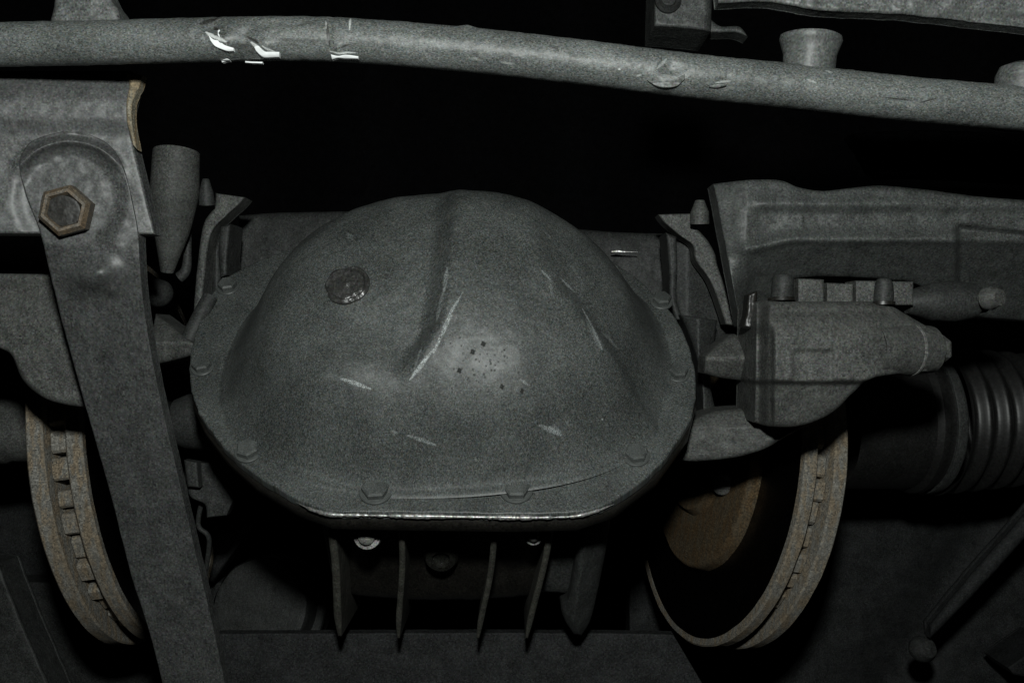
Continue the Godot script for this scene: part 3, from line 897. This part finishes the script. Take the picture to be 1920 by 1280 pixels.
# ------------------------------------------------------------------ right side
func build_right() -> void:
	var up := thing("frame_crossmember", "wide grey pressed-steel crossmember above the right caliper", "crossmember")
	var ud := func(x, y):
		var fold := 452.0 + 20.0 * ss(1500.0, 1380.0, x)
		var d := 0.405
		d -= 0.0016 * exp(-pow((y - fold + 4.0) / 9.0, 2.0)) * ss(1372, 1400, x) * ss(1990, 1760, x)
		d += 0.00030 * maxf(0.0, y - fold) * ss(1365, 1420, x)
		d -= 0.0012 * exp(-pow((y - 382.0) / 9.0, 2.0)) * ss(1385, 1440, x) * ss(1790, 1700, x)
		d += 0.0022 * ss(384, 404, y) * ss(1385, 1440, x) * ss(fold - 8.0, fold - 34.0, y)
		d += 0.00012 * maxf(0.0, 1400.0 - x) + 0.006 * ss(1790, 1800, x) * ss(418, 430, y - 0.1 * (x - 1800.0))
		d += 0.00006 * maxf(0.0, 375.0 - y)
		return d
	put("plate", sheet([Vector2(1337, 345), Vector2(1400, 338), Vector2(1460, 338), Vector2(1500, 352), Vector2(1545, 358), Vector2(1600, 352), Vector2(1650, 348), Vector2(1720, 354), Vector2(1800, 364), Vector2(1880, 372), Vector2(2300, 402)], [Vector2(1388, 612), Vector2(1428, 585), Vector2(1470, 532), Vector2(1520, 519), Vector2(1570, 519), Vector2(1620, 521), Vector2(1670, 525), Vector2(1720, 534), Vector2(1800, 585), Vector2(1880, 598), Vector2(2300, 625)], ud, 0.012, 0.0018, 6.0, true, 0.0005), M.paint, up)
	var rng := RandomNumberGenerator.new()
	rng.seed = 12
	for k in 16:
		var x := rng.randf_range(1660, 1900)
		var y := rng.randf_range(425, 448) - 0.12 * maxf(0.0, x - 1780)
		put("mud_fleck", sheet([Vector2(x, y), Vector2(x + rng.randf_range(4, 12), y - 1)], [Vector2(x - 1, y + rng.randf_range(2, 4)), Vector2(x + rng.randf_range(5, 10), y + 3)], func(px, py): return ud.call(px, py) - 0.0006, 0.0012, 0.0003, 3.0, true, 0.0003), M.cast, up)
	var kb := thing("mounting_bracket", "thin stepped bracket standing right of the domed cover", "bracket", "stepped brackets beside the cover")
	put("hook", sheet([Vector2(1234, 402), Vector2(1244, 416), Vector2(1272, 440), Vector2(1298, 460), Vector2(1304, 488), Vector2(1330, 525), Vector2(1350, 575), Vector2(1360, 608)], [Vector2(1298, 400), Vector2(1305, 425), Vector2(1326, 450), Vector2(1340, 475), Vector2(1346, 500), Vector2(1362, 545), Vector2(1374, 580), Vector2(1386, 612)], flat(0.442), 0.01, 0.0015, 5.0, true, 0.0004), M.cast, kb)
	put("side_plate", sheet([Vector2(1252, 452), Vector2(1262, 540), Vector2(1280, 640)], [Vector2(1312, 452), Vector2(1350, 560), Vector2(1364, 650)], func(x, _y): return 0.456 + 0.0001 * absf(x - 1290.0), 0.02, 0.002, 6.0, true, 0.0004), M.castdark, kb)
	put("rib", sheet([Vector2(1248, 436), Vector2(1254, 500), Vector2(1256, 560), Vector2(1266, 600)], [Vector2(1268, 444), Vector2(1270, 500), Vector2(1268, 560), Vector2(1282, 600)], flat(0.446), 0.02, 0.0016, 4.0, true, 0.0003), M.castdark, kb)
	put("pin", bar([P(1312, 376, 0.432), P(1312, 384, 0.432), P(1312, 420, 0.433)], [0.0020, 0.0040, 0.0042], 18, 14), M.cast, kb)
	put("lower_web", sheet([Vector2(1275, 590), Vector2(1300, 650), Vector2(1316, 720), Vector2(1318, 800)], [Vector2(1345, 600), Vector2(1338, 650), Vector2(1332, 720), Vector2(1350, 800)], func(x, _y): return 0.432 + 0.0002 * absf(x - 1310.0), 0.015, 0.002, 6.0, true, 0.0005), M.castdark, kb)
	var cal := thing("brake_caliper", "grey brake caliper with protruding piston housing at right", "brake caliper", "brake calipers")
	var cd := func(x, y):
		var d := 0.362
		d += 0.0060 * ss(1454.0, 1444.0, x) * ss(600, 630, y) + 0.012 * ss(1446.0, 1420.0, x)
		d += 0.0050 * ss(711, 723, y) + 0.00010 * maxf(0, y - 722.0)
		var k: float = (655.0 - y) / 62.0
		if y < 640.0: d += 0.0070 * (k - 0.24) * (k - 0.24)
		d += 0.0012 * ss(640, 600, y) * exp(-pow((y - 586.0) / 8.0, 2.0))
		d += 0.008 * ss(1610, 1735, x)
		var bx := ss(1484, 1490, x) * ss(1566, 1558, x) * ss(654, 660, y) * ss(716, 708, y)
		d += 0.0012 * bx
		return d
	put("body", sheet([Vector2(1418, 566), Vector2(1440, 562), Vector2(1500, 565), Vector2(1580, 565), Vector2(1655, 568), Vector2(1700, 590), Vector2(1738, 612)], [Vector2(1414, 792), Vector2(1450, 800), Vector2(1505, 797), Vector2(1560, 774), Vector2(1600, 736), Vector2(1640, 708), Vector2(1738, 696)], cd, 0.032, 0.0022, 4.0, true, 0.0005), M.cast, cal)
	var pax := Vector3(1, 0.0, -0.3)
	put("piston_housing", lathe([[0.0, 0.0098], [0.0165, 0.0098], [0.0172, 0.0092], [0.0182, 0.0092], [0.0188, 0.0094], [0.0265, 0.0088], [0.0275, 0.008], [0.0275, 0.006]], P(1632, 655, 0.3705), pax, 48, 0.0005), M.cast, cal)
	put("bright_ring", lathe([[0.0, 0.0092], [0.0003, 0.0100], [0.0011, 0.0100], [0.0014, 0.0092]], P(1632, 655, 0.3705) + pax.normalized() * 0.0166, pax, 48, 0.0003), M.bare, cal)
	put("end_nut", hex_mesh(P(1632, 655, 0.3705) + pax.normalized() * 0.0265, pax, 0.0062, 0.0062, 0.5), M.cast, cal)
	for q in [[1496, 1545, 522, 0.386], [1550, 1600, 530, 0.389], [1604, 1712, 526, 0.387]]:
		put("pad_plate", sheet([Vector2(q[0], q[2]), Vector2(q[1], q[2] + 2)], [Vector2(q[0], 572), Vector2(q[1], 572)], flat(q[3]), 0.012, 0.0008, 6.0, false, 0.0003), M.cast, cal)
	for q in [[1466, 512, 0.0042], [1656, 520, 0.0034]]:
		put("pin_bolt", lathe([[0.0, q[2]], [0.004, q[2] * 1.05], [0.0085, q[2]], [0.0098, q[2] * 0.8], [0.0103, q[2] * 0.4], [0.0104, 0.0]], P(q[0], q[1] + 52, 0.375), Vector3(0.05, 1, -0.05), 14, 0.0012), M.castdark, cal)
		put("pin_washer", lathe([[0.0, q[2] * 1.25], [0.0012, q[2] * 1.25], [0.0014, q[2]]], P(q[0], q[1] + 52, 0.375), Vector3(0, 1, -0.05), 24, 0.001), M.oily, cal)
	put("slide_pin", lathe([[-0.006, 0.0], [-0.006, 0.0045], [-0.002, 0.0058], [0.004, 0.0075], [0.012, 0.0082], [0.018, 0.0075], [0.0215, 0.0070], [0.022, 0.0055], [0.026, 0.0050], [0.0275, 0.003], [0.0278, 0.0]], P(1728, 566, 0.396), Vector3(1, 0.02, -0.03), 36, 0.0008), M.castdark, cal)
	put("bleed_cap", lathe([[0.0, 0.0046], [0.0025, 0.0046], [0.004, 0.0038], [0.006, 0.003], [0.0062, 0.0]], P(1850, 560, 0.387), Vector3(0.5, 0, 1), 24, 0.0008), M.cast, cal)
	put("ear", sheet([Vector2(1322, 668), Vector2(1350, 642), Vector2(1378, 626), Vector2(1400, 656), Vector2(1446, 664)], [Vector2(1320, 700), Vector2(1350, 708), Vector2(1380, 712), Vector2(1402, 714), Vector2(1448, 716)], func(_x, y): return 0.40 + 0.0003 * maxf(0, 668.0 - y) + 0.00018 * maxf(0, y - 676.0), 0.014, 0.002, 5.0, true, 0.0004), M.cast, cal)
	put("support_leg", sheet([Vector2(1258, 846), Vector2(1290, 796), Vector2(1335, 772), Vector2(1400, 765), Vector2(1450, 768), Vector2(1512, 778)], [Vector2(1262, 862), Vector2(1310, 864), Vector2(1370, 858), Vector2(1425, 845), Vector2(1470, 820), Vector2(1512, 796)], func(x, y): return 0.405 - 0.00007 * (x - 1400.0) + 0.0002 * maxf(0, 800.0 - y), 0.02, 0.0025, 6.0, true, 0.0008), M.cast, cal)
	put("hose_clamp", sheet([Vector2(1402, 552), Vector2(1398, 590), Vector2(1392, 612)], [Vector2(1420, 545), Vector2(1418, 590), Vector2(1412, 618)], flat(0.388), 0.006, 0.0014, 4.0, true, 0.0006), M.oily, cal)
	# constant velocity joint and boot
	var cv := thing("drive_shaft", "dark cylindrical drive shaft joint with ribbed rubber boot at right", "drive shaft")
	put("joint_housing", lathe([[-0.01, 0.036], [0.030, 0.0365], [0.0325, 0.039], [0.036, 0.039], [0.038, 0.0375], [0.046, 0.0375]], P(1590, 788, 0.53), Vector3(1, 0.0, -0.12), 72, 0.0004), M.rubber, cv)
	var prof := []
	for k in 61:
		var s := k / 60.0
		prof.append([0.046 + s * 0.055, lerpf(0.0405, 0.036, s) - 0.0042 * (0.5 - 0.5 * cos(s * TAU * 5.0))])
	put("boot", lathe(prof, P(1590, 788, 0.53), Vector3(1, 0.0, -0.12), 72), M.rubber, cv)
	put("band", lathe([[0.0395, 0.0374], [0.0395, 0.0392], [0.0405, 0.0396], [0.0435, 0.0396], [0.0445, 0.0392], [0.0445, 0.0374]], P(1590, 788, 0.53), Vector3(1, 0.0, -0.12), 72, 0.0002), M.castdark, cv)
	# link at lower right
	var ln := thing("link_rod", "thin dark diagonal link rod at lower right", "rod")
	put("rod", sheet([Vector2(1742, 1170), Vector2(1820, 1075), Vector2(1900, 985), Vector2(1990, 880)], [Vector2(1744, 1196), Vector2(1840, 1098), Vector2(1920, 1010), Vector2(2010, 910)], func(x, y): return 0.555 - 0.00012 * (x - 1740.0), 0.008, 0.0035, 5.0, true, 0.0004), M.floordark, ln)
	put("rod_end", lathe([[0.0, 0.004], [0.002, 0.0062], [0.005, 0.0076], [0.009, 0.0072], [0.012, 0.005], [0.013, 0.0]], P(1716, 1216, 0.575), Vector3(0.3, 0.3, 1), 26, 0.001), M.castdark, ln)

# ------------------------------------------------------------------ surroundings
func build_surroundings() -> void:
	var rail := thing("frame_rail", "pale grey dented rail crossing the upper right corner", "rail")
	put("flange", sheet([Vector2(1335, -90), Vector2(1450, -90), Vector2(1540, -90), Vector2(1650, -90), Vector2(1780, -90), Vector2(2350, -90)], [Vector2(1346, 8), Vector2(1440, 5), Vector2(1530, 20), Vector2(1650, 26), Vector2(1780, 37), Vector2(2350, 106)], func(x, y): return 0.305 + 0.002 * exp(-pow((y - 14.0 - 0.06 * (x - 1500.0)) / 12.0, 2.0)) * ss(1700, 1850, x), 0.006, 0.0016, 6.0, true, 0.0009), M.tube, rail)
	var bb := thing("spring_perch", "small box-shaped bracket with rubber plug at the top edge", "bracket")
	put("box", sheet([Vector2(1228, -40), Vector2(1280, -40), Vector2(1336, -40)], [Vector2(1226, 50), Vector2(1280, 54), Vector2(1333, 60)], func(x, y): return 0.44 + 0.0003 * maxf(0, x - 1325.0), 0.03, 0.002, 6.0, true, 0.0005), M.paint, bb)
	put("plug", lathe([[0.0, 0.0058], [0.002, 0.0058], [0.003, 0.0048], [0.002, 0.0036], [0.003, 0.003], [0.003, 0.0]], P(1252, 2, 0.44), Vector3(0, 0, 1), 28), M.castdark, bb)
	put("gusset", sheet([Vector2(1334, 38), Vector2(1352, 50), Vector2(1385, 50), Vector2(1400, 66)], [Vector2(1330, 62), Vector2(1350, 62), Vector2(1380, 62), Vector2(1402, 70)], flat(0.45), 0.01, 0.0015, 5.0), M.paint, bb)
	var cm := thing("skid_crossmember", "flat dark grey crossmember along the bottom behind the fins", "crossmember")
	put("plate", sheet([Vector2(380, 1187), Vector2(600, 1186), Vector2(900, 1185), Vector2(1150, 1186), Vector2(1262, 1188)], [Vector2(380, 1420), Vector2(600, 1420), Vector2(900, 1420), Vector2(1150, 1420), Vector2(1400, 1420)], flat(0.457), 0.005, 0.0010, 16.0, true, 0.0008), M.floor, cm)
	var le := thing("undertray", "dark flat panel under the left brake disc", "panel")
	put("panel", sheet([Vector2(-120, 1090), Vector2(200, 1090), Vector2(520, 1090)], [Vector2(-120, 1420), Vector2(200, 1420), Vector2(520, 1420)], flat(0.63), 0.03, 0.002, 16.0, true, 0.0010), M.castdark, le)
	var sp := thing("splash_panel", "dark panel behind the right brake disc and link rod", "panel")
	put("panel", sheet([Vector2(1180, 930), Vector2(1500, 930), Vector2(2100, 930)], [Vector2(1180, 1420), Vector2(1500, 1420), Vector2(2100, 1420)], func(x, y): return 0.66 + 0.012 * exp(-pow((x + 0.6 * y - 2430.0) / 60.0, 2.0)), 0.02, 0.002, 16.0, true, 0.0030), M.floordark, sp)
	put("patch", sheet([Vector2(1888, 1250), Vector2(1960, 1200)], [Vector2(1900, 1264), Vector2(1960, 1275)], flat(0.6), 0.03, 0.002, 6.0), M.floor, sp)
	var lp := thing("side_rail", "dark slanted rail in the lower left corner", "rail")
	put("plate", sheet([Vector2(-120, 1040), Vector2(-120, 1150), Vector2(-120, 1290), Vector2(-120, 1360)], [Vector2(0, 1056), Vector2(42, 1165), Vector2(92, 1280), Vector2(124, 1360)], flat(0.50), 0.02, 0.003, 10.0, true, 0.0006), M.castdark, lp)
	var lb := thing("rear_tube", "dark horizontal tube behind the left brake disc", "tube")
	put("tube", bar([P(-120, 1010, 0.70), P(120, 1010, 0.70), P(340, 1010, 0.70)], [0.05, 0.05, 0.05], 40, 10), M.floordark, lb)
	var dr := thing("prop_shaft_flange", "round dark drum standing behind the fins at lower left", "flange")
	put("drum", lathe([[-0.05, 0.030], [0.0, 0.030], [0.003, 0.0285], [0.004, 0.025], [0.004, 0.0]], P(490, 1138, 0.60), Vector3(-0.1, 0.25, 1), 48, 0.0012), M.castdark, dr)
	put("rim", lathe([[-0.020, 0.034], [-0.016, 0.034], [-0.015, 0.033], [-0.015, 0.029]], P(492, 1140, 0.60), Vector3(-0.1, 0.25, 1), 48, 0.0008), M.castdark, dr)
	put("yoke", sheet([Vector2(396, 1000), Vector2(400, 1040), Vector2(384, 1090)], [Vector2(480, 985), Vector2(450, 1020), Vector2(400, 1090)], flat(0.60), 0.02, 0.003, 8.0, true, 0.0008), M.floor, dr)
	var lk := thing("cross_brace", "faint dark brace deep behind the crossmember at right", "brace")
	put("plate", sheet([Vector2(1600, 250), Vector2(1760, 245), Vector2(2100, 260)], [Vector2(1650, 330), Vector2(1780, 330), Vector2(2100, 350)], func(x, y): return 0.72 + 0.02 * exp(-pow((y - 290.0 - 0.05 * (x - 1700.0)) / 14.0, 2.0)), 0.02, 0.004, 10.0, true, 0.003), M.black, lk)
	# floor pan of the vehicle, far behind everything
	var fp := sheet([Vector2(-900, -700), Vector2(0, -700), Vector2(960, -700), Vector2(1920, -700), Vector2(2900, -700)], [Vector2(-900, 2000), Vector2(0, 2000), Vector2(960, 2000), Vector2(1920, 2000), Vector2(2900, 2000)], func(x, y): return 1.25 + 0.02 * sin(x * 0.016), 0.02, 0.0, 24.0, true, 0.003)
	var o := put("underbody", fp, M.black)
	o.set_meta("kind", "structure")

func _ready() -> void:
	# camera
	var cam := Camera3D.new()
	cam.name = "camera"
	cam.fov = rad_to_deg(2.0 * atan(639.4 / F))
	cam.near = 0.02
	cam.far = 10.0
	add_child(cam)
	cam.make_current()
	# no sky: the place is dark, lit by the camera's flash alone
	var env := Environment.new()
	env.background_mode = Environment.BG_COLOR
	env.background_color = Color(0, 0, 0)
	env.tonemap_mode = Environment.TONE_MAPPER_LINEAR
	env.tonemap_exposure = 1.0
	env.sdfgi_enabled = true
	env.ssao_enabled = true
	env.ssil_enabled = true
	var we := WorldEnvironment.new()
	we.name = "environment"
	we.environment = env
	add_child(we)
	# the flash, just above the lens
	var fl := SpotLight3D.new()
	fl.name = "camera_flash"
	fl.position = Vector3(0.0, 0.092, 0.015)
	fl.rotation_degrees = Vector3(-8, 0, 0)
	fl.spot_angle = 60.0
	fl.spot_angle_attenuation = 0.6
	fl.spot_range = 6.0
	fl.spot_attenuation = 2.0
	fl.light_energy = 0.14
	fl.light_color = Color(0.98, 1.0, 0.985)
	fl.light_size = 0.012
	fl.shadow_enabled = true
	add_child(fl)

	noise.seed = 3
	noise.frequency = 0.08
	noise.fractal_octaves = 3
	make_textures()
	make_materials()
	build_surroundings()
	build_differential()
	build_disc("brake_disc", "rusty ventilated brake disc behind the diagonal arm at left", Vector3(-0.2118, -0.0589, -0.53), 0.1, Vector3(1, 0.1263, -0.02), 0.0245, 0.05, 0.004, false)
	build_disc("brake_disc", "rusty ventilated brake disc with brown hub at right", Vector3(0.1249, -0.0678, -0.53), 0.0930, Vector3(-1, tan(0.1665), tan(0.25)), 0.0215, 0.056, 0.006, true)
	build_left()
	build_right()
	build_tube()
